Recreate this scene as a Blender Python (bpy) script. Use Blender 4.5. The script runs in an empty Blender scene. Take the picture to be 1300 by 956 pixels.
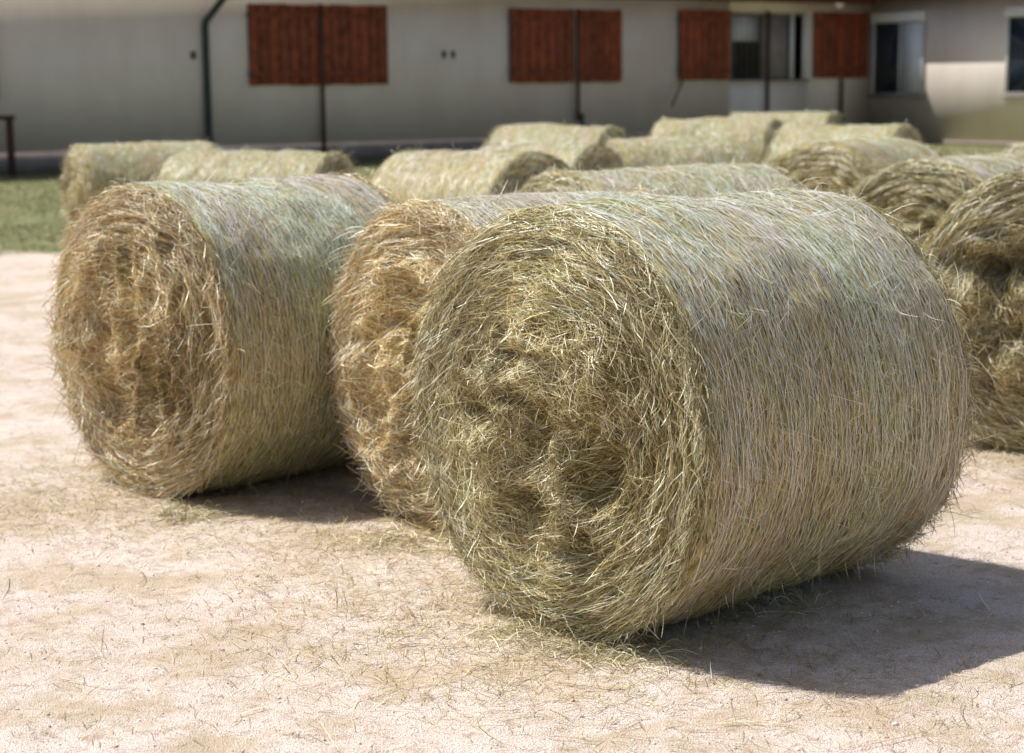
import bpy, math, numpy as np
from mathutils import Matrix, Vector
rad=math.radians
scene=bpy.context.scene
rng=np.random.default_rng(7)

# ------------------------------------------------------------------ helpers
def _hash(ix,iy,iz,seed):
    h=np.sin(ix*127.1+iy*311.7+iz*74.7+seed*53.13)*43758.5453
    return h-np.floor(h)
def vn(p,seed=0.0):
    p=np.asarray(p,float); i=np.floor(p); f=p-i; f=f*f*(3-2*f)
    r=0
    for dx in (0,1):
        wx=f[...,0] if dx else 1-f[...,0]
        for dy in (0,1):
            wy=f[...,1] if dy else 1-f[...,1]
            for dz in (0,1):
                wz=f[...,2] if dz else 1-f[...,2]
                r=r+wx*wy*wz*_hash(i[...,0]+dx,i[...,1]+dy,i[...,2]+dz,seed)
    return r
def st(*a):
    return np.stack(np.broadcast_arrays(*a),axis=-1)
def sstep(a,b,x):
    t=np.clip((x-a)/(b-a),0,1); return t*t*(3-2*t)
def norm(v):
    return v/np.maximum(np.linalg.norm(v,axis=-1,keepdims=True),1e-9)

def make_mesh(name,verts,faces,mat,parent=None,smooth=False,col=None,vec=None):
    me=bpy.data.meshes.new(name)
    verts=np.ascontiguousarray(verts,dtype=np.float32).reshape(-1,3)
    faces=np.ascontiguousarray(faces,dtype=np.int32); k=faces.shape[1]
    me.vertices.add(len(verts)); me.vertices.foreach_set('co',verts.ravel())
    me.loops.add(faces.size); me.loops.foreach_set('vertex_index',faces.ravel())
    me.polygons.add(len(faces))
    me.polygons.foreach_set('loop_start',np.arange(0,faces.size,k,dtype=np.int32))
    me.update(calc_edges=True)
    if smooth: me.polygons.foreach_set('use_smooth',np.ones(len(faces),dtype=bool))
    if col is not None:
        a=me.color_attributes.new('Col','FLOAT_COLOR','POINT')
        c=np.ones((len(verts),4),dtype=np.float32); c[:,:3]=col.reshape(-1,3)
        a.data.foreach_set('color',c.ravel())
    if vec is not None:
        a=me.attributes.new('flow','FLOAT_VECTOR','POINT')
        a.data.foreach_set('vector',np.ascontiguousarray(vec,dtype=np.float32).ravel())
    me.validate()
    ob=bpy.data.objects.new(name,me); scene.collection.objects.link(ob)
    me.materials.append(mat)
    if parent: ob.parent=parent
    return ob

def ribbon_data(P,W,width,col,taper=None):
    N,K,_=P.shape
    if taper is None:
        taper=np.ones(K); taper[-1]=.35; taper[0]=.6
    hw=(width[:,None]*taper[None,:]*.5)[...,None]
    V=np.stack([P-W*hw,P+W*hw],axis=2)
    base=(np.arange(N)*K*2)[:,None]+(np.arange(K-1)*2)[None,:]
    F=np.stack([base,base+1,base+3,base+2],axis=-1).reshape(-1,4)
    C=np.repeat(col[:,None,:],K*2,axis=1) if col.ndim==2 else np.repeat(col,2,axis=1)
    return V.reshape(-1,3),F,C.reshape(-1,3)
def merge(parts):
    vs,fs,cs=[],[],[]; o=0
    for v,f,c in parts:
        vs.append(v); fs.append(f+o); cs.append(c); o+=len(v)
    return np.concatenate(vs),np.concatenate(fs),np.concatenate(cs)

def nodes(mat):
    mat.use_nodes=True; nt=mat.node_tree
    return nt,nt.nodes,nt.links,nt.nodes['Principled BSDF']
def ramp(n,stops):
    r=n.new('ShaderNodeValToRGB'); e=r.color_ramp.elements
    e[0].position=stops[0][0]; e[0].color=(*stops[0][1],1)
    e[1].position=stops[-1][0]; e[1].color=(*stops[-1][1],1)
    for p,c in stops[1:-1]:
        x=e.new(p); x.color=(*c,1)
    return r
def noise(n,l,scale,detail=4,rough=.55,vec=None,dist=0):
    t=n.new('ShaderNodeTexNoise'); t.inputs['Scale'].default_value=scale
    t.inputs['Detail'].default_value=detail; t.inputs['Roughness'].default_value=rough
    t.inputs['Distortion'].default_value=dist
    if vec is not None: l.new(vec,t.inputs['Vector'])
    return t
def mixc(n,l,fac,a,b,mode='MIX'):
    m=n.new('ShaderNodeMix'); m.data_type='RGBA'; m.blend_type=mode
    for s,v in ((m.inputs[0],fac),(m.inputs[6],a),(m.inputs[7],b)):
        if isinstance(v,(int,float)): s.default_value=v
        elif isinstance(v,tuple): s.default_value=(*v,1)
        else: l.new(v,s)
    return m.outputs[2]

# ------------------------------------------------------------------ materials
def mat_straw(name,transl=.25,rough=.38,spec=.6):
    m=bpy.data.materials.new(name); nt,n,l,b=nodes(m)
    a=n.new('ShaderNodeAttribute'); a.attribute_name='Col'
    l.new(a.outputs['Color'],b.inputs['Base Color'])
    b.inputs['Roughness'].default_value=rough
    b.inputs['Specular IOR Level'].default_value=spec
    if transl>0:
        t=n.new('ShaderNodeBsdfTranslucent'); l.new(a.outputs['Color'],t.inputs['Color'])
        mx=n.new('ShaderNodeMixShader'); mx.inputs[0].default_value=transl
        l.new(b.outputs[0],mx.inputs[1]); l.new(t.outputs[0],mx.inputs[2])
        l.new(mx.outputs[0],n['Material Output'].inputs['Surface'])
    return m
M_straw=mat_straw('straw',0)
M_net=mat_straw('net_thread',0,.30,.6)
M_grass=mat_straw('grass_blades',.35,.5,.3)

def mat_core():
    m=bpy.data.materials.new('hay_core'); nt,n,l,b=nodes(m)
    a=n.new('ShaderNodeAttribute'); a.attribute_name='flow'
    mp=n.new('ShaderNodeMapping'); mp.inputs['Scale'].default_value=(170,14,3)
    l.new(a.outputs['Vector'],mp.inputs['Vector'])
    t1=noise(n,l,1,4,.65,mp.outputs[0],.6)
    tc=n.new('ShaderNodeTexCoord')
    t2=noise(n,l,5,2,.5,tc.outputs['Object'])
    r=ramp(n,[(.32,(.05,.035,.014)),(.42,(.22,.165,.065)),(.54,(.48,.40,.19)),(.70,(.72,.64,.38))])
    l.new(t1.outputs[0],r.inputs[0])
    r2=ramp(n,[(.35,(.80,.88,.66)),(.65,(1.0,.92,.78))]); l.new(t2.outputs[0],r2.inputs[0])
    c=mixc(n,l,1.0,r.outputs[0],r2.outputs[0],'MULTIPLY')
    l.new(c,b.inputs['Base Color']); b.inputs['Roughness'].default_value=.7
    b.inputs['Specular IOR Level'].default_value=.3
    bp=n.new('ShaderNodeBump'); bp.inputs['Strength'].default_value=.8; bp.inputs['Distance'].default_value=.006
    l.new(t1.outputs[0],bp.inputs['Height']); l.new(bp.outputs[0],b.inputs['Normal'])
    return m
M_core=mat_core()

def mat_simple(name,col,rough=.7,var=.12,scale=6,spec=.3,bump=.1,metal=0):
    m=bpy.data.materials.new(name); nt,n,l,b=nodes(m)
    tc=n.new('ShaderNodeTexCoord')
    t=noise(n,l,scale,5,.6,tc.outputs['Object'])
    lo=tuple(max(0,c*(1-var)) for c in col); hi=tuple(min(1,c*(1+var)) for c in col)
    r=ramp(n,[(.3,lo),(.7,hi)]); l.new(t.outputs[0],r.inputs[0])
    l.new(r.outputs[0],b.inputs['Base Color'])
    b.inputs['Roughness'].default_value=rough; b.inputs['Specular IOR Level'].default_value=spec
    b.inputs['Metallic'].default_value=metal
    if bump:
        bp=n.new('ShaderNodeBump'); bp.inputs['Strength'].default_value=bump; bp.inputs['Distance'].default_value=.02
        l.new(t.outputs[0],bp.inputs['Height']); l.new(bp.outputs[0],b.inputs['Normal'])
    return m
def mat_plaster():
    m=bpy.data.materials.new('plaster_wall'); nt,n,l,b=nodes(m)
    tc=n.new('ShaderNodeTexCoord')
    t=noise(n,l,.5,6,.6,tc.outputs['Object'])
    r=ramp(n,[(.3,(.86,.75,.66)),(.7,(.94,.85,.77))]); l.new(t.outputs[0],r.inputs[0])
    mp=n.new('ShaderNodeMapping'); mp.inputs['Scale'].default_value=(1.2,1.2,.4)
    l.new(tc.outputs['Object'],mp.inputs['Vector'])
    t2=noise(n,l,1,5,.6,mp.outputs[0])
    r2=ramp(n,[(.35,(.92,.91,.90)),(.6,(1,1,1))]); l.new(t2.outputs[0],r2.inputs[0])
    c=mixc(n,l,1.0,r.outputs[0],r2.outputs[0],'MULTIPLY')
    sx=n.new('ShaderNodeSeparateXYZ'); l.new(tc.outputs['Object'],sx.inputs[0])
    ad=n.new('ShaderNodeMath'); ad.operation='ADD'; l.new(sx.outputs[2],ad.inputs[0])
    t3=noise(n,l,1.5,4,.6,tc.outputs['Object']); l.new(t3.outputs[0],ad.inputs[1])
    mr=n.new('ShaderNodeMapRange'); mr.inputs[1].default_value=.9; mr.inputs[2].default_value=2.3
    mr.inputs[3].default_value=.4; mr.inputs[4].default_value=0
    l.new(ad.outputs[0],mr.inputs[0])
    c2=mixc(n,l,mr.outputs[0],c,(.62,.53,.45))
    l.new(c2,b.inputs['Base Color']); b.inputs['Roughness'].default_value=.9
    return m
M_wall=mat_plaster()
M_base=mat_simple('foundation_render',(.33,.27,.23),.9,.2,2)
M_wood=mat_simple('red_brown_wood',(.28,.065,.026),.6,.45,5)
M_wood2=mat_simple('red_brown_wood_weathered',(.22,.058,.028),.65,.45,4)
M_wooddk=mat_simple('dark_wood',(.10,.045,.03),.7,.3,5)
M_fascia=mat_simple('fascia_wood',(.16,.06,.04),.8,.2,3,spec=.1)
M_roof=mat_simple('roof_tiles',(.32,.13,.08),.8,.3,8,bump=.4)
M_pipe=mat_simple('green_metal',(.045,.065,.055),.6,.2,4)
M_gutter=mat_simple('gutter_metal',(.07,.05,.045),.9,.2,4,spec=.05)
M_white=mat_simple('white_frame',(.78,.78,.80),.5,.05,3)
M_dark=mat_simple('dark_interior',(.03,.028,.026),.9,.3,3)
M_glass=mat_simple('dark_glass',(.03,.045,.07),.08,.2,2,spec=.8,bump=0)
M_pale=mat_simple('pale_panel',(.72,.76,.82),.7,.08,2)  # pale blue-grey; also paints the reflection in the wing windows
M_grey=mat_simple('grey_panel',(.30,.27,.25),.6,.2,3)
M_iron=mat_simple('iron',(.10,.075,.06),.6,.3,6)

# ------------------------------------------------------------------ hay bale
GOLD=[(.74,.63,.35),(.54,.46,.21),(.88,.81,.56),(.22,.15,.06),(.50,.50,.24),(.93,.88,.68),(.36,.27,.11)]
ORNG=[(.84,.65,.36),(.68,.48,.21),(.91,.81,.56),(.34,.20,.08),(.64,.52,.27),(.93,.88,.68)]
SIDE=[(.76,.64,.30),(.60,.59,.25),(.87,.81,.49),(.30,.27,.09),(.68,.50,.23),(.46,.54,.20),(.92,.88,.64)]
SUNLIT_TOP=np.array([[.93,.94,.87]])  # near-white mixed into the upper straws as painted-in sunlight
def pick(pal,N,r):
    pal=np.array(pal); c=pal[r.integers(0,len(pal),N)]
    return c*(r.uniform(.78,1.1,(N,1)))

def hay_bale(fc,axis,R,L,q=1.0,seed=1,facepal=GOLD,bodypal=SIDE,pits=(),depth=.07,fw=.0025,freq=3.2,aniso=(1,1),near=True):
    r=np.random.default_rng(seed)
    em=bpy.data.objects.new('hay_bale',None); scene.collection.objects.link(em)
    em.empty_display_size=.3
    em.location=(fc[0],fc[1],0); em.rotation_euler=(0,0,math.atan2(axis[1],axis[0]))
    c0=.045; zc=.972*R
    def Rb(x,th):
        u=np.clip(x/L,0,1)
        n1=vn(st(x*2.2,np.cos(th)*1.6+5,np.sin(th)*1.6+5),seed)
        n2=vn(st(x*38+seed,np.cos(th)*3+9,np.sin(th)*3+9),seed+3)
        n3=vn(st(x*8,np.cos(th)*6+9,np.sin(th)*6+9),seed+5)
        n4=vn(st(x*24,np.cos(th)*19+9,np.sin(th)*19+9),seed+6)
        rr=R*(1+.012*4*u*(1-u))+(n1-.5)*.060+(n2-.5)*.011+(n3-.5)*.020+(n4-.5)*.006
        rr=rr+.018*np.exp(-((np.sin(th)+.45)/.35)**2)
        e=np.clip(np.minimum(x,L-x)/c0,0,1)
        return rr-c0*(1-np.sqrt(np.clip(1-(1-e)**2,0,1)))
    def hf(y,z,sd=0):
        rr=np.sqrt(y*y+z*z); rho=rr/R; th=np.arctan2(z,y)
        w=1-sstep(.54,.88,rho+.18*(vn(st(y*3+3,z*3+3,seed+sd),seed)-.5)*2)
        wy=y*aniso[0]+.34*(vn(st(y*2.6,z*2.6,1.3+sd),seed+7)-.5)
        wz=z*aniso[1]+.34*(vn(st(y*2.6,z*2.6,7.3+sd),seed+8)-.5)
        n1=vn(st(wy*freq+9,wz*freq+9,sd+.5),seed+1)
        n2=vn(st(wy*freq*2.2+9,wz*freq*2.2+9,sd+.5),seed+2)
        rid=1-np.abs(2*n2-1)
        h=.04*(1-rho**2)+w*(depth*2.2*(n1-.5)+depth*1.4*(rid**1.5-.5))
        n3=vn(st(y*14,z*14,sd+4),seed+9)
        h=h+.028*(n3-.5)*(.35+w)
        # layering of the roll
        ph=rr*2*np.pi/.058-th+9*vn(st(np.cos(th)*2.0,np.sin(th)*2.0,rr*5+sd),seed+4)
        am=.4+1.0*vn(st(y*4+7,z*4+7,sd+1.),seed+14)
        h=h+.010*am*np.sin(ph)*(1-.7*w)
        h=h+.04*(vn(st(np.cos(th)*2+4,np.sin(th)*2+4,rr*2),seed+12)-.5)
        if sd==0:
            for (py,pz,sy,sz,d) in pits:
                h=h-d*np.exp(-((y-py)/sy)**2-((z-pz)/sz)**2)
        re=R-c0
        h=h*(1-sstep(re-.05,re,rr))
        k=np.clip((rr-re)/c0,0,1)
        h=h-c0*(1-np.sqrt(1-k*k*.995))
        return h
    nt_=int(400*max(q,.22)); nb=int(130*max(q,.25)); nf=int(100*max(q,.25))
    th=-math.pi/2+np.arange(nt_)*2*math.pi/nt_
    rows=[];flow=[]
    re=Rb(np.zeros(nt_),th)
    for face in (0,1):
        lst=[];fl=[]
        for i in range(nf):
            p=max(.004,i/nf)
            y=p*re*np.cos(th); z=p*re*np.sin(th)
            h=hf(y,z,face*11)
            x=-h if face==0 else L+h
            lst.append(st(x,y,z+zc)); fl.append(st(p*R+np.zeros(nt_),(th+2)*R*.6,2.0+face))
        if face==0: rows+=lst; flow+=fl
        else: tail=lst[::-1]; tfl=fl[::-1]
    ed=np.array([0,.002,.006,.013,.022,.033]);
    xs=np.concatenate([ed,np.linspace(.045,L-.045,nb),L-ed[::-1]])
    for x in xs:
        rr=Rb(np.full(nt_,x),th)
        rows.append(st(x+np.zeros(nt_),rr*np.cos(th),rr*np.sin(th)+zc))
        flow.append(st(x+np.zeros(nt_),(th+2)*R,0.0))
    rows+=tail; flow+=tfl
    V=np.array(rows); FL=np.array(flow)
    V[...,2]=np.maximum(V[...,2],.004)
    nr=len(V)
    idx=np.arange(nr*nt_).reshape(nr,nt_)
    a=idx[:-1]; b_=idx[1:]
    F=np.stack([a,b_,np.roll(b_,-1,1),np.roll(a,-1,1)],-1).reshape(-1,4)
    make_mesh('bale_core',V,F,M_core,em,True,vec=FL.reshape(-1,3))
    parts=[]
    # ---- straws on both end faces
    for face in (0,1):
        N=int(36000*q*(1 if face==0 else (.12 if near else .8))); K=6
        rho=np.sqrt(r.uniform(0,1,N))*.985; t0=r.uniform(0,2*np.pi,N)
        y=rho*R*np.cos(t0); z=rho*R*np.sin(t0)
        ln=r.uniform(.04,.20,N)*(.7+.4*rho); step=ln/(K-1)
        sgn=np.where(r.random(N)<.5,1,-1)
        rnd=r.normal(0,1,N)
        off0=r.gamma(1.5,.0048,N); curl=r.normal(0,1,N)
        lift=np.where(r.random(N)<.11,r.uniform(.02,.11,N),0)
        stiff=r.random(N)<.45
        pts=[];nrm=[];ang0=None
        for k in range(K):
            e=.012
            hc=hf(y,z,face*11)
            gy=(hf(y+e,z,face*11)-hc)/e; gz=(hf(y,z+e,face*11)-hc)/e
            rr=np.sqrt(y*y+z*z)+1e-6
            ty,tz=-z/rr,y/rr
            w=1-sstep(.45,.80,rr/R)
            cy,cz=-gz,gy
            s=np.sign(cy*ty+cz*tz+.15); cy*=s;cz*=s
            dy=ty*(1-.75*w)+cy*w*.9; dz=tz*(1-.75*w)+cz*w*.9
            ang=np.arctan2(dz,dy)+rnd*(.23+.5*w)+curl*(k/K)*.35*(.3+w)
            if ang0 is None: ang0=ang
            ang=np.where(stiff,ang0+curl*.15*k/K,ang)
            f=k/(K-1)
            zz=np.maximum(z+zc,.006)
            hh=hc+off0*(1+.5*np.sin(f*3.1))+lift*f*f
            x=-hh if face==0 else L+hh
            pts.append(st(x,y,zz)); nrm.append(norm(st(-1.0+0*gy,-gy*1.0,-gz)) )
            if k==0: h0=hc
            y=y+sgn*np.cos(ang)*step; z=z+sgn*np.sin(ang)*step
            rr=np.sqrt(y*y+z*z); lim=R*1.01; sc=np.where(rr>lim,lim/rr,1); y=y*sc; z=z*sc
        P=np.stack(pts,1); Nn=np.stack(nrm,1)
        T=norm(np.gradient(P,axis=1)); W=norm(np.cross(T,Nn))
        tw=r.uniform(-.9,.9,N)[:,None,None]
        W=norm(W*np.cos(tw)+Nn*np.sin(tw))
        col=pick(facepal,N,r)
        pt=vn(st(P[:,0,1]*4+3,P[:,0,2]*4+3,seed),seed)[:,None]
        wi=(1-sstep(.5,.85,rho))[:,None]
        col=col*(.74+.6*pt)*(1+wi*np.array([[-.02,-.06,-.14]]))
        parts.append(ribbon_data(P,W,r.uniform(.6,1.3,N)*fw,col))
    # ---- straws on the round side (brightness of the sunlit upper side painted into the straw colour)
    N=int(42000*q); K=5
    x=r.uniform(.01,L-.01,N); t0=r.uniform(-math.pi/2,1.5*math.pi,N)
    ln=r.uniform(.02,.13,N); sl=r.normal(0,.24,N); steep=r.random(N)<.24; sl=np.where(steep,r.normal(0,1.6,N),sl)
    ln=np.where(np.abs(sl)>1,ln*.5,ln)
    sgn=np.where(r.random(N)<.5,1,-1)
    off0=r.gamma(1.5,.0018,N)-.002
    lift=np.where(r.random(N)<.03,r.uniform(.012,.085,N),r.uniform(0,.001,N))
    pts=[];nrm=[]
    for k in range(K):
        f=k/(K-1)
        tt=t0+sgn*f*ln/R; xx=np.clip(x+sl*ln*f,-.004,L+.004)
        rr=Rb(xx,tt)+off0+lift*f*f
        pts.append(st(xx,rr*np.cos(tt),np.maximum(rr*np.sin(tt)+zc,.006)))
        nrm.append(st(0*tt,np.cos(tt),np.sin(tt)))
    P=np.stack(pts,1); Nn=np.stack(nrm,1); T=norm(np.gradient(P,axis=1)); W=norm(np.cross(T,Nn))
    tw=r.uniform(-.45,.45,N)[:,None,None]; W=norm(W*np.cos(tw)+Nn*np.sin(tw))
    col=pick(bodypal,N,r)
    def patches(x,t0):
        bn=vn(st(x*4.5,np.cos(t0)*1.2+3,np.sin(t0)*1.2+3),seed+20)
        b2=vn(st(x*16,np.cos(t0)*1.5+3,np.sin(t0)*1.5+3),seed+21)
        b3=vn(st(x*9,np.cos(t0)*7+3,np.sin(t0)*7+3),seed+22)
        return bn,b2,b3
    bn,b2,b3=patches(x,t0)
    lit_=sstep(.20,.90,np.sin(t0)+.5*(b3-.5)+.35*(bn-.5))*.75
    col=col*(1-lit_[:,None])+SUNLIT_TOP*lit_[:,None]*r.uniform(.8,1.0,(N,1))
    dk=(.60+.32*bn+.32*b2+.20*b3)[:,None]; dk=dk*(1-.4*lit_[:,None])+1.02*.4*lit_[:,None]
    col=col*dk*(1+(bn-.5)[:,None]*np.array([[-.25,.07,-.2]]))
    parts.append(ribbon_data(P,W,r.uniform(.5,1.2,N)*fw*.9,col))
    # ---- loose fringe along the rims
    N=int(4600*q); K=5
    for face in (0,1):
        t0=r.uniform(-math.pi/2,1.5*math.pi,N); rr0=R-r.uniform(.0,.07,N)
        x0=r.uniform(-.005,.03,N)
        ln=r.uniform(.03,.11,N)*np.where(r.random(N)<.14,2.0,1)
        d=norm(st(-r.uniform(.0,.8,N),r.normal(0,1.2,N),r.uniform(.0,.75,N)))
        pts=[]
        for k in range(K):
            f=k/(K-1)
            tt=t0+d[:,1]*ln*f/R; ra=rr0+d[:,2]*ln*f-.25*ln*f*f; xx=x0+d[:,0]*ln*f
            if face: xx=L-xx
            pts.append(st(xx,ra*np.cos(tt),np.maximum(ra*np.sin(tt)+zc-.02*f*f,.006)))
        P=np.stack(pts,1); T=norm(np.gradient(P,axis=1)); W=norm(np.cross(T,norm(r.normal(0,1,(N,1,3)))))
        parts.append(ribbon_data(P,W,r.uniform(.6,1.1,N)*fw,pick(facepal,N,r)*1.03))
    v,f_,c=merge(parts)
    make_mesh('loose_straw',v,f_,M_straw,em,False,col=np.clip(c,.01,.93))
    # ---- net wrap threads: straight ones with zig-zag ones between them
    ns=int(L/.0125) if near else int(L/.04); K=240 if near else 70
    nx=np.linspace(.008,L-.008,ns)
    tt=np.linspace(-math.pi/2+.02,1.5*math.pi-.02,K)
    X=nx[:,None]+.006*(vn(st(nx[:,None]*40,tt[None]*2.2,seed),seed+31)-.5)*2
    zig=(np.arange(ns)%2)[:,None]*.025*(np.abs(((tt[None]*R/.05+nx[:,None]*7)%2)-1)-.5)
    X=X+zig; T_=np.broadcast_to(tt[None],X.shape)
    rr=Rb(X,T_)+.002+.0045*vn(st(X*60,T_*25,0.),seed+33)
    P=st(X,rr*np.cos(T_),np.maximum(rr*np.sin(T_)+zc,.006))
    W=np.zeros_like(P); W[...,0]=1
    cc=np.tile(np.array([[.90,.89,.90]]),(ns,1))*r.uniform(.8,1.0,(ns,1))
    wd=(np.where(np.arange(ns)%2==0,.0021,.0013) if near else np.full(ns,.0025))*r.uniform(.7,1.3,ns)
    v,f_,c=ribbon_data(P,W,wd,cc,np.ones(K))
    make_mesh('net_wrap',v,f_,M_net,em,False,col=c)
    return em

def ax(deg): return (math.sin(rad(deg)),math.cos(rad(deg)))
bales=[]
def B(*a,**k):
    bales.append((a[0],a[1],a[2],a[3])); return hay_bale(*a,**k)
# A - the big one in front
B((.14,6.32),ax(49.5),.77,1.42,q=1.1,seed=1,depth=.09,
  pits=[(.06,-.30,.08,.06,.18),(-.30,-.10,.05,.11,.17),(.30,.0,.12,.05,.16),(-.02,.02,.07,.08,.16),(.10,.26,.16,.03,.09),(-.15,-.42,.08,.03,.07)])
# B - left
B((-1.79,8.65),ax(45),.755,1.28,q=.8,seed=2,facepal=ORNG,depth=.09,fw=.003,aniso=(1.5,.7),
  pits=[(.22,.15,.05,.20,.24),(-.08,.16,.05,.18,.22),(.12,-.30,.10,.08,.18),(-.25,-.1,.04,.25,.10)])
# C - middle
B((-.395,7.88),ax(54),.735,1.25,q=.75,seed=3,facepal=ORNG,depth=.085,fw=.0028,
  pits=[(.25,-.15,.06,.12,.13),(.1,.2,.1,.04,.09)])
# D - right edge
B((2.80,9.30),ax(28),.765,1.3,q=.6,seed=4,depth=.13,fw=.0034,freq=2.6,
  pits=[(.30,.25,.25,.08,.18),(.1,-.1,.2,.08,.16),(.35,-.35,.1,.1,.12)])
far=[ # face centre, axis, R, L
 ((-5.10,21.5),(.88,.46),.65,1.6),
 ((-1.75,18.3),(-.95,.30),.655,1.75),
 ((.23,15.1),(-.76,.65),.70,1.45),
 ((.30,10.9),(.87,.5),.725,1.5),
 ((1.35,24.0),(-.9,.42),.70,1.6),
 ((.90,18.2),(-.8,.6),.67,1.35),
 ((1.15,20.2),(.97,.22),.67,1.4),
 ((3.80,26.0),(-.92,.38),.72,1.7),
 ((5.10,28.8),(-.93,.35),.74,1.6),
 ((4.95,22.8),(-.85,.52),.70,1.6),
 ((2.60,15.2),(.62,.78),.725,1.4),
 ((2.72,12.0),(.66,.75),.72,1.4),
 ((4.35,15.2),(.8,.6),.72,1.4),
]
for i,(c,a_,R,L) in enumerate(far):
    B(c,a_,R,L,q=.2 if c[1]>14 else .4,seed=20+i,fw=.0045 if c[1]>14 else .0036,
      facepal=GOLD,depth=.08,near=c[1]<12.5)

# ------------------------------------------------------------------ ground
def spaced(dense0,dense1,step,lo,hi):
    d=np.arange(dense0,dense1,step); up=[d[-1]];s=step
    while up[-1]<hi: s*=1.18; up.append(up[-1]+s)
    dn=[d[0]];s=step
    while dn[-1]>lo: s*=1.18; dn.append(dn[-1]-s)
    return np.concatenate([dn[:0:-1],d,up[1:]])
gx=spaced(-4.5,4.5,.03,-900,900); gy=spaced(4.2,12,.03,-900,900)
GX,GY=np.meshgrid(gx,gy)
def gz_(x,y):
    fade=np.exp(-((x/9)**2)-(((y-8)/9)**2))
    z=.018*(vn(st(x*1.3,y*1.3,0.),60)-.5)+.012*(vn(st(x*4.5,y*4.5,0.),61)-.5)+.009*(vn(st(x*13,y*13,0.),62)-.5)
    return z*fade-.004
GZ=gz_(GX,GY)
idx=np.arange(GX.size).reshape(GX.shape)
F=np.stack([idx[:-1,:-1],idx[:-1,1:],idx[1:,1:],idx[1:,:-1]],-1).reshape(-1,4)
def mat_ground():
    m=bpy.data.materials.new('gravel_and_grass_ground'); nt,n,l,b=nodes(m)
    g=n.new('ShaderNodeNewGeometry'); pos=g.outputs['Position']
    t1=noise(n,l,.7,5,.6,pos); t2=noise(n,l,9,6,.75,pos); t3=noise(n,l,190,3,.75,pos)
    v=n.new('ShaderNodeTexVoronoi'); v.inputs['Scale'].default_value=170; l.new(pos,v.inputs['Vector'])
    r1=ramp(n,[(.3,(.86,.72,.64)),(.5,(.92,.81,.74)),(.7,(.85,.72,.62))]); l.new(t1.outputs[0],r1.inputs[0])
    r2=ramp(n,[(.32,(.64,.54,.46)),(.47,(1,1,1)),(.75,(1.0,.99,.98))]); l.new(t2.outputs[0],r2.inputs[0])
    c=mixc(n,l,.9,r1.outputs[0],r2.outputs[0],'MULTIPLY')
    r3=ramp(n,[(.36,(.28,.21,.15)),(.45,(.95,.93,.91)),(.7,(1.08,1.06,1.05))]); l.new(t3.outputs[0],r3.inputs[0])
    c=mixc(n,l,.9,c,r3.outputs[0],'MULTIPLY')
    r4=ramp(n,[(0,(.58,.50,.43)),(.40,(1,1,1))]); l.new(v.outputs['Color'],r4.inputs[0])
    c=mixc(n,l,.75,c,r4.outputs[0],'MULTIPLY')
    sx=n.new('ShaderNodeSeparateXYZ'); l.new(pos,sx.inputs[0])
    def band(a,bb):
        ad=n.new('ShaderNodeMath'); ad.operation='MULTIPLY_ADD'
        tn=noise(n,l,.8,5,.65,pos); l.new(tn.outputs[0],ad.inputs[0]); ad.inputs[1].default_value=4.0
        l.new(sx.outputs[1],ad.inputs[2])
        mr=n.new('ShaderNodeMapRange'); mr.inputs[1].default_value=a; mr.inputs[2].default_value=bb
        l.new(ad.outputs[0],mr.inputs[0]); return mr.outputs[0]
    t5=noise(n,l,1.6,6,.75,pos)
    r5=ramp(n,[(.47,(0,0,0)),(.60,(.75,.75,.75))]); l.new(t5.outputs[0],r5.inputs[0])
    c=mixc(n,l,r5.outputs[0],c,(.58,.45,.30))
    t4=noise(n,l,3,6,.7,pos)
    rg=ramp(n,[(.3,(.12,.15,.05)),(.5,(.21,.22,.10)),(.65,(.40,.34,.20))]); l.new(t4.outputs[0],rg.inputs[0])
    c=mixc(n,l,band(23.4,24.4),c,rg.outputs[0])
    l.new(c,b.inputs['Base Color']); b.inputs['Roughness'].default_value=.95
    b.inputs['Specular IOR Level'].default_value=.1
    ad=n.new('ShaderNodeMath'); ad.operation='ADD'; l.new(t3.outputs[0],ad.inputs[0]); l.new(v.outputs['Distance'],ad.inputs[1])
    bp=n.new('ShaderNodeBump'); bp.inputs['Strength'].default_value=.75; bp.inputs['Distance'].default_value=.008
    l.new(ad.outputs[0],bp.inputs['Height'])
    bp2=n.new('ShaderNodeBump'); bp2.inputs['Strength'].default_value=.4; bp2.inputs['Distance'].default_value=.02
    l.new(t2.outputs[0],bp2.inputs['Height']); l.new(bp.outputs[0],bp2.inputs['Normal'])
    l.new(bp2.outputs[0],b.inputs['Normal'])
    return m
M_ground=mat_ground()
make_mesh('ground',st(GX,GY,GZ),F,M_ground,None,True)

# scattered straw litter
def litter(N,x,y,ln,w,pal,zlift=.004):
    K=5; a=rng.uniform(0,2*np.pi,N); cv=rng.normal(0,.5,N); pts=[]
    px,py=x.copy(),y.copy(); tilt=np.where(rng.random(N)<.12,rng.uniform(.01,.04,N),0)
    for k in range(K):
        f=k/(K-1)
        pts.append(st(px,py,gz_(px,py)+zlift+rng.uniform(0,.004)+tilt*f))
        px=px+np.cos(a+cv*f)*ln/(K-1); py=py+np.sin(a+cv*f)*ln/(K-1)
    P=np.stack(pts,1); T=norm(np.gradient(P,axis=1))
    up=np.zeros_like(T); up[...,2]=1; W=norm(np.cross(T,up))
    return ribbon_data(P,W,w,pick(pal,N,rng))
LIT=[(.58,.43,.22),(.40,.30,.14),(.70,.58,.34),(.20,.14,.07),(.44,.38,.19)]
parts=[]
N=64000; x=rng.uniform(-4.8,5,N); y=4.3+rng.random(N)**1.1*13
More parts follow.
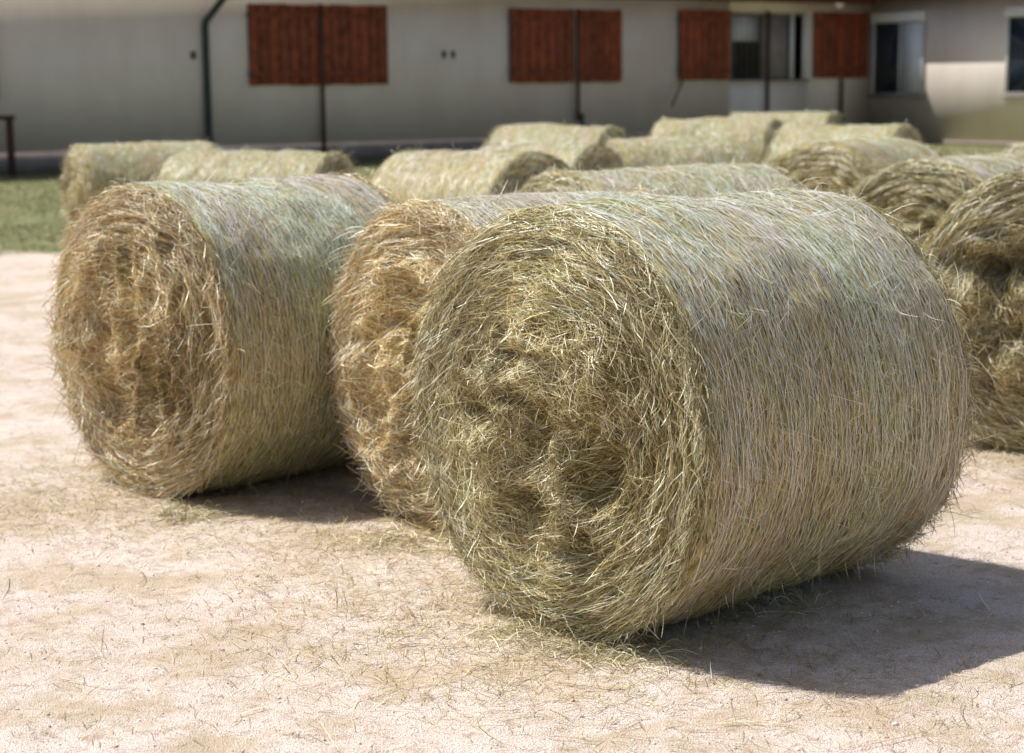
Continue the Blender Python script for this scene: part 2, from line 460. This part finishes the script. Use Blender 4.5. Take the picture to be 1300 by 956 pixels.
keep=vn(st(x*1.4,y*1.4,0.),77)*.7+vn(st(x*5,y*5,0.),78)*.3+rng.uniform(-.2,.2,N)>.53; x=x[keep];y=y[keep];N=len(x)
parts.append(litter(N,x,y,rng.uniform(.010,.08,N),rng.uniform(.0014,.0028,N),LIT))
for (fc,a_,R,L) in bales[:4]:
    N=6000; s=rng.normal(.2,.6,N); lat=rng.normal(0,.55,N)
    x=fc[0]+a_[0]*s+a_[1]*lat; y=fc[1]+a_[1]*s-a_[0]*lat
    parts.append(litter(N,x,y,rng.uniform(.03,.13,N),rng.uniform(.0018,.003,N),LIT+GOLD[:3],.006))
# a few long single stalks, like the one lying in front of the big bale
N=60; x=rng.uniform(-2.2,2.2,N); y=rng.uniform(4.9,8,N)
parts.append(litter(N,x,y,rng.uniform(.15,.32,N),rng.uniform(.003,.0042,N),GOLD,.010))
for (tx,ty,sg,n_) in [(-1.50,8.12,.07,260),(.36,6.0,.10,340),(-.50,7.55,.12,260),(.05,6.25,.10,200),(1.0,6.55,.10,90)]:
    x=rng.normal(tx,sg,n_); y=rng.normal(ty,sg*.7,n_)
    K=5; a=rng.uniform(0,2*np.pi,n_); ln=rng.uniform(.04,.16,n_); hh=rng.gamma(1.5,.014,n_)
    P=np.stack([st(x+np.cos(a)*ln*(k/4),y+np.sin(a)*ln*(k/4),.002+hh*math.sin(.4+2.4*k/4)+0*x) for k in range(K)],1)
    T=norm(np.gradient(P,axis=1)); W=norm(np.cross(T,norm(rng.normal(0,1,(n_,1,3)))))
    parts.append(ribbon_data(P,W,rng.uniform(.002,.003,n_),pick(GOLD,n_,rng)))
v,f_,c=merge(parts); make_mesh('straw_litter',v,f_,M_straw,None,False,col=c)

# pebbles
ico=np.array([[0,0,1],[.894,0,.447],[.276,.851,.447],[-.724,.526,.447],[-.724,-.526,.447],[.276,-.851,.447],
 [.724,.526,-.447],[-.276,.894,-.447],[-.894,0,-.447],[-.276,-.851,-.447],[.724,-.526,-.447],[0,0,-1]])
icf=np.array([[0,1,2],[0,2,3],[0,3,4],[0,4,5],[0,5,1],[1,6,2],[2,7,3],[3,8,4],[4,9,5],[5,10,1],[6,7,2],[7,8,3],[8,9,4],[9,10,5],[10,6,1],[11,7,6],[11,8,7],[11,9,8],[11,10,9],[11,6,10]])
N=22000; x=rng.uniform(-4,4.5,N); y=4.3+rng.random(N)**1.3*9
s=.0014+rng.gamma(1.2,.0012,N); s=np.where(rng.random(N)<.003,s*3.0,s)
V=ico[None]*s[:,None,None]*rng.uniform(.7,1.3,(N,1,3))*np.array([1,1,.65])+rng.normal(0,.12,(N,12,3))*s[:,None,None]
V[...,0]+=x[:,None];V[...,1]+=y[:,None];V[...,2]+=(gz_(x,y)+s*.2)[:,None]
Fp=(icf[None]+(np.arange(N)*12)[:,None,None]).reshape(-1,3)
pc=np.array([[.84,.73,.64],[.78,.66,.58],[.90,.84,.78],[.46,.37,.30]])[rng.integers(0,4,N)]
M_peb=mat_straw('pebble_stone',0.0,.9,.2)
make_mesh('pebbles',V,Fp,M_peb,None,False,col=np.repeat(pc,12,0))

# grass
N=60000; y=20.5+rng.random(N)*38; x=(rng.random(N)-.5)*2*(y*.36)
keep=(y+4*vn(st(x*.8,y*.8,0.),5)>23.6)&((y-41.5)<(x+11.7)*.691-.2)&(vn(st(x*1.1,y*1.1,3.),6)+rng.uniform(-.3,.3,N)>.35); x=x[keep];y=y[keep];N=len(x)
K=3; hgt=rng.uniform(.03,.09,N); lean=rng.normal(0,.03,(N,2)); pts=[]
for k in range(K):
    f=k/(K-1); pts.append(st(x+lean[:,0]*f*f,y+lean[:,1]*f*f,hgt*f))
P=np.stack(pts,1); a=rng.uniform(0,np.pi,N); W=np.broadcast_to(st(np.cos(a),np.sin(a),0*a)[:,None],P.shape)
gc=pick([(.15,.19,.07),(.22,.26,.10),(.34,.32,.16),(.46,.40,.24)],N,rng)
v,f_,c=ribbon_data(P,W,rng.uniform(.012,.022,N),gc,np.array([1,.8,.15]))
make_mesh('grass',v,f_,M_grass,None,False,col=c)

# a few dry weed stalks in the gravel
pl=[]
for (wx,wy,n_,hh) in [(-1.45,6.1,9,.10),(-.62,6.55,12,.14),(-1.0,7.0,6,.08),(-1.75,6.9,8,.08),(.8,5.35,5,.10),(-.45,6.0,6,.07),(-2.0,7.7,8,.09)]:
    x=wx+rng.normal(0,.03,n_); y=wy+rng.normal(0,.03,n_); K=4
    ln=rng.normal(0,.05,(n_,2)); h=hh*rng.uniform(.5,1.2,n_)
    P=np.stack([st(x+ln[:,0]*(k/3)**1.5,y+ln[:,1]*(k/3)**1.5,h*k/3-.004) for k in range(K)],1)
    a=rng.uniform(0,np.pi,n_); W=np.broadcast_to(st(np.cos(a),np.sin(a),0*a)[:,None],P.shape)
    pl.append(ribbon_data(P,W,np.full(n_,.0022),pick(GOLD,n_,rng)))
v,f_,c=merge(pl); make_mesh('dry_weeds',v,f_,M_straw,None,False,col=c)

# ------------------------------------------------------------------ building
def box(name,x0,x1,y0,y1,z0,z1,mat,parent,bev=0):
    V=np.array([[x,y,z] for z in (z0,z1) for y in (y0,y1) for x in (x0,x1)])
    F=np.array([[0,2,3,1],[4,5,7,6],[0,1,5,4],[2,6,7,3],[0,4,6,2],[1,3,7,5]])
    ob=make_mesh(name,V,F,mat,parent)
    if bev:
        m=ob.modifiers.new('bevel','BEVEL'); m.width=bev; m.segments=2
    return ob
bl=bpy.data.objects.new('stable_building',None); scene.collection.objects.link(bl)
bl.location=(-11.7,41.5,0); bl.rotation_euler=(0,0,math.atan2(.5687,.8226))
WX=27.9; WH=4.75
box('wall_left',-14,22.13,0,.3,0,WH,M_wall,bl)
box('wall_under_window',22.13,25.25,0,.3,0,1.98,M_wall,bl)
box('wall_over_window',22.13,25.25,0,.3,3.95,WH,M_wall,bl)
box('wall_right',25.25,WX,0,.3,0,WH,M_wall,bl)
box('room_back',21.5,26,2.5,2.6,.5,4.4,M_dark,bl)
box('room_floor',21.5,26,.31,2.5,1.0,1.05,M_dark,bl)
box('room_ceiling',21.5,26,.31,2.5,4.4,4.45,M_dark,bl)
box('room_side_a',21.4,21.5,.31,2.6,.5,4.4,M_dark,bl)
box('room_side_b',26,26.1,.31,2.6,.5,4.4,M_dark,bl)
box('back_wall',-14,WX+9,10,10.3,0,4.5,M_wall,bl)
box('end_wall',-14.3,-14,0,10.3,0,4.5,M_wall,bl)
box('foundation',-14,WX-.03,-.03,-.002,0,.5,M_base,bl)
box('wing_wall',WX,WX+.3,-16,.3,0,WH,M_wall,bl)
box('wing_end_wall',WX+.3,WX+9,-16,-15.7,0,4.5,M_wall,bl)
box('wing_far_wall',WX+8.7,WX+9,-15.7,10,0,4.5,M_wall,bl)
box('wing_foundation',WX-.03,WX-.002,-16,-.03,0,.12,M_base,bl)
def prism(name,pts,mat):
    return make_mesh(name,np.array(pts),np.array([[0,1,2,3],[7,6,5,4],[0,4,5,1],[1,5,6,2],[2,6,7,3],[3,7,4,0]]),mat,bl)
t=.16
prism('roof_front',[(-14.6,-.75,4.40),(WX-.7,-.75,4.40),(WX+4.5,5.15,7.3),(-14.6,5.15,7.3)]+[(-14.6,-.75,4.40+t),(WX-.7,-.75,4.40+t),(WX+4.5,5.15,7.3+t),(-14.6,5.15,7.3+t)],M_roof)
prism('roof_rear',[(-14.6,5.16,7.3),(WX+4.5,5.16,7.3),(WX+9.7,11,4.4),(-14.6,11,4.4)]+[(-14.6,5.16,7.3+t),(WX+4.5,5.16,7.3+t),(WX+9.7,11,4.4+t),(-14.6,11,4.4+t)],M_roof)
prism('wing_roof_inner',[(WX-.7,-16.6,4.40),(WX+4.5,-16.6,7.3),(WX+4.5,5.15,7.3),(WX-.7,-.75,4.40)]+[(WX-.7,-16.6,4.40+t),(WX+4.5,-16.6,7.3+t),(WX+4.5,5.15,7.3+t),(WX-.7,-.75,4.40+t)],M_roof)
prism('wing_roof_outer',[(WX+4.51,-16.6,7.3),(WX+9.7,-16.6,4.4),(WX+9.7,11,4.4),(WX+4.51,5.16,7.3)]+[(WX+4.51,-16.6,7.3+t),(WX+9.7,-16.6,4.4+t),(WX+9.7,11,4.4+t),(WX+4.51,5.16,7.3+t)],M_roof)
box('fascia',-14.6,WX-.60,-.80,-.755,4.20,4.54,M_fascia,bl)
box('wing_fascia',WX-.75,WX-.705,-16.6,-.805,4.34,4.54,M_fascia,bl)
box('soffit',-14.0,WX-.002,-.75,-.002,4.34,4.37,M_fascia,bl)
box('wing_soffit',WX-.70,WX-.002,-16.2,-.81,4.34,4.37,M_fascia,bl)
def shutter(x0,x1,z0=1.95,z1=3.93,y=-.05):
    n=7; w=(x1-x0)/n
    for i in range(n):
        dz=rng.uniform(-.012,.012)
        box('shutter_plank',x0+i*w+.016,x0+(i+1)*w-.016,y-.035+rng.uniform(-.004,.004),y,z0+dz,z1+dz,M_wood if rng.random()<.55 else M_wood2,bl,.006)
    box('shutter_back',x0+.01,x1-.01,y+.002,y+.02,z0+.02,z1-.02,M_dark,bl)
    for zz in (z0+.22,z1-.32):
        box('shutter_batten',x0+.03,x1-.03,y-.065,y-.042,zz,zz+.12,M_wood2,bl,.006)
        box('strap_hinge',x0-.06,x0+.10,y-.075,y-.067,zz+.02,zz+.09,M_iron,bl)
for a,b_ in ((6.44,8.40),(8.46,10.41),(14.22,16.40),(16.52,18.06)): shutter(a,b_)
shutter(20.14,22.08,1.98,3.98,-.07)
shutter(25.42,27.75,2.0,3.98,-.07)
for a,b_ in ((22.14,22.24),(23.45,23.58),(24.60,24.72),(25.12,25.24)):
    box('window_post',a,b_,.02,.12,1.99,3.94,M_white if a>24 else M_grey,bl)
box('window_head',22.24,25.12,.03,.11,3.86,3.94,M_grey,bl)
box('window_sill',22.1,25.3,-.09,.30,1.93,1.979,M_grey,bl)
for i in range(5):
    box('window_bar',22.42+i*.22,22.445+i*.22,.06,.085,1.99,3.86,M_grey,bl)
box('half_door_panel',23.62,24.56,.13,.17,2.0,3.84,M_grey,bl)
box('white_reveal',22.26,23.44,.2,.22,3.1,3.84,M_pale,bl)
def post(x,z0,z1,w=.05,m=M_wooddk): box('shutter_stay',x-w,x+w,-.16,-.10,z0,z1,m,bl)
post(8.43,.15,3.95,.045); post(16.46,.9,3.93,.04); post(23.52,.5,3.98,.05); post(26.6,.55,1.98,.05,M_iron)
box('cable_bundle',16.5,16.62,-.18,-.165,.5,1.1,M_pipe,bl)
def tube(name,pts,rr,mat):
    cu=bpy.data.curves.new(name,'CURVE'); cu.dimensions='3D'; cu.bevel_depth=rr; cu.bevel_resolution=3; cu.use_fill_caps=True
    s=cu.splines.new('POLY'); s.points.add(len(pts)-1)
    for p,q_ in zip(s.points,pts): p.co=(*q_,1)
    o=bpy.data.objects.new(name,cu); scene.collection.objects.link(o); o.parent=bl; cu.materials.append(mat)
tube('down_pipe',[(5.28,-.1,.0),(5.28,-.1,3.35),(5.30,-.12,3.5),(5.62,-.5,4.05),(5.66,-.75,4.3),(5.66,-.88,4.44)],.085,M_pipe)
box('gutter',-14.6,WX-.80,-.94,-.81,4.46,4.57,M_gutter,bl,.02)
tube('leaning_stick',[(19.55,-.45,1.25),(20.25,-.12,2.0)],.03,M_wooddk)
for x in (12.1,12.38): box('wall_vent',x,x+.10,-.04,-.003,2.62,2.80,M_iron,bl)
box('wall_switch',4.92,5.04,-.04,-.003,2.6,2.78,M_iron,bl)
box('left_pilaster',-.6,.12,-.22,-.003,1.7,4.3,M_wall,bl)
def wwin(q0,q1,z0,z1):
    y0,y1=-q1,-q0; X=WX
    box('window_glass',X-.02,X-.004,y0+.06,y1-.06,z0+.06,z1-.3,M_glass,bl)
    box('pane_reflection',X-.035,X-.022,y0+.08,y0+(y1-y0)*.42,z0+.08,z1-.32,M_pale,bl)  # pale panel standing in for the bluish-white reflection in the glass
    for a,b_ in ((y0,y0+.07),(y1-.07,y1),((y0+y1)/2-.12,(y0+y1)/2-.06)):
        box('window_frame',X-.07,X-.037,a,b_,z0,z1-.28,M_white,bl)
    box('window_frame',X-.072,X-.036,y0+.07,y1-.07,z0,z0+.08,M_grey,bl)
    box('roller_box',X-.14,X-.003,y0-.04,y1+.04,z1-.28,z1,M_white,bl,.01)
    box('sill',X-.16,X-.003,y0-.06,y1+.06,z0-.07,z0-.003,M_grey,bl)
wwin(.20,2.28,1.46,3.95); wwin(5.44,7.4,1.46,3.95); wwin(10.6,12.7,1.46,3.95)
hr=bpy.data.objects.new('wooden_hitching_rail',None); scene.collection.objects.link(hr)
hr.location=bl.location; hr.rotation_euler=bl.rotation_euler
for x in (-4.4,-2.1,.02): box('rail_post',x-.07,x+.07,-1.07,-.93,0,1.25,M_wooddk,hr,.01)
box('rail_beam',-4.6,.12,-1.11,-.89,1.252,1.36,M_wooddk,hr,.01)

# ------------------------------------------------------------------ light, sky
el=rad(58); hx,hy=.955,-.297
d=Vector((hx*math.cos(el),hy*math.cos(el),-math.sin(el))).normalized()
sun=bpy.data.lights.new('sun','SUN'); sun.energy=5.0; sun.angle=rad(.5); sun.color=(1,.98,.93)
so=bpy.data.objects.new('sun',sun); scene.collection.objects.link(so)
so.rotation_euler=d.to_track_quat('-Z','Y').to_euler(); so.location=(-20,10,30)
w=bpy.data.worlds.new('World'); scene.world=w; w.use_nodes=True
n=w.node_tree.nodes; l=w.node_tree.links
sk=n.new('ShaderNodeTexSky'); sk.sky_type='NISHITA'; sk.sun_disc=False
sk.sun_elevation=el; sk.sun_rotation=math.atan2(-d.x,-d.y)
sk.air_density=1.0; sk.dust_density=2.5
bg=n['Background']; bg.inputs['Strength'].default_value=.10
l.new(sk.outputs[0],bg.inputs['Color'])

# ------------------------------------------------------------------ camera
cam=bpy.data.cameras.new('camera'); co=bpy.data.objects.new('camera',cam); scene.collection.objects.link(co)
cam.sensor_width=36; cam.lens=63.7; cam.clip_end=3000; cam.clip_start=.05
co.matrix_world=Matrix.Translation((0,0,1.95))@Matrix.Rotation(rad(80.8),4,'X')@Matrix.Rotation(rad(-.6),4,'Z')
cam.dof.use_dof=True; cam.dof.focus_distance=6.2; cam.dof.aperture_fstop=2.7
scene.camera=co
scene.view_settings.view_transform='Standard'; scene.view_settings.look='None'; scene.view_settings.exposure=0
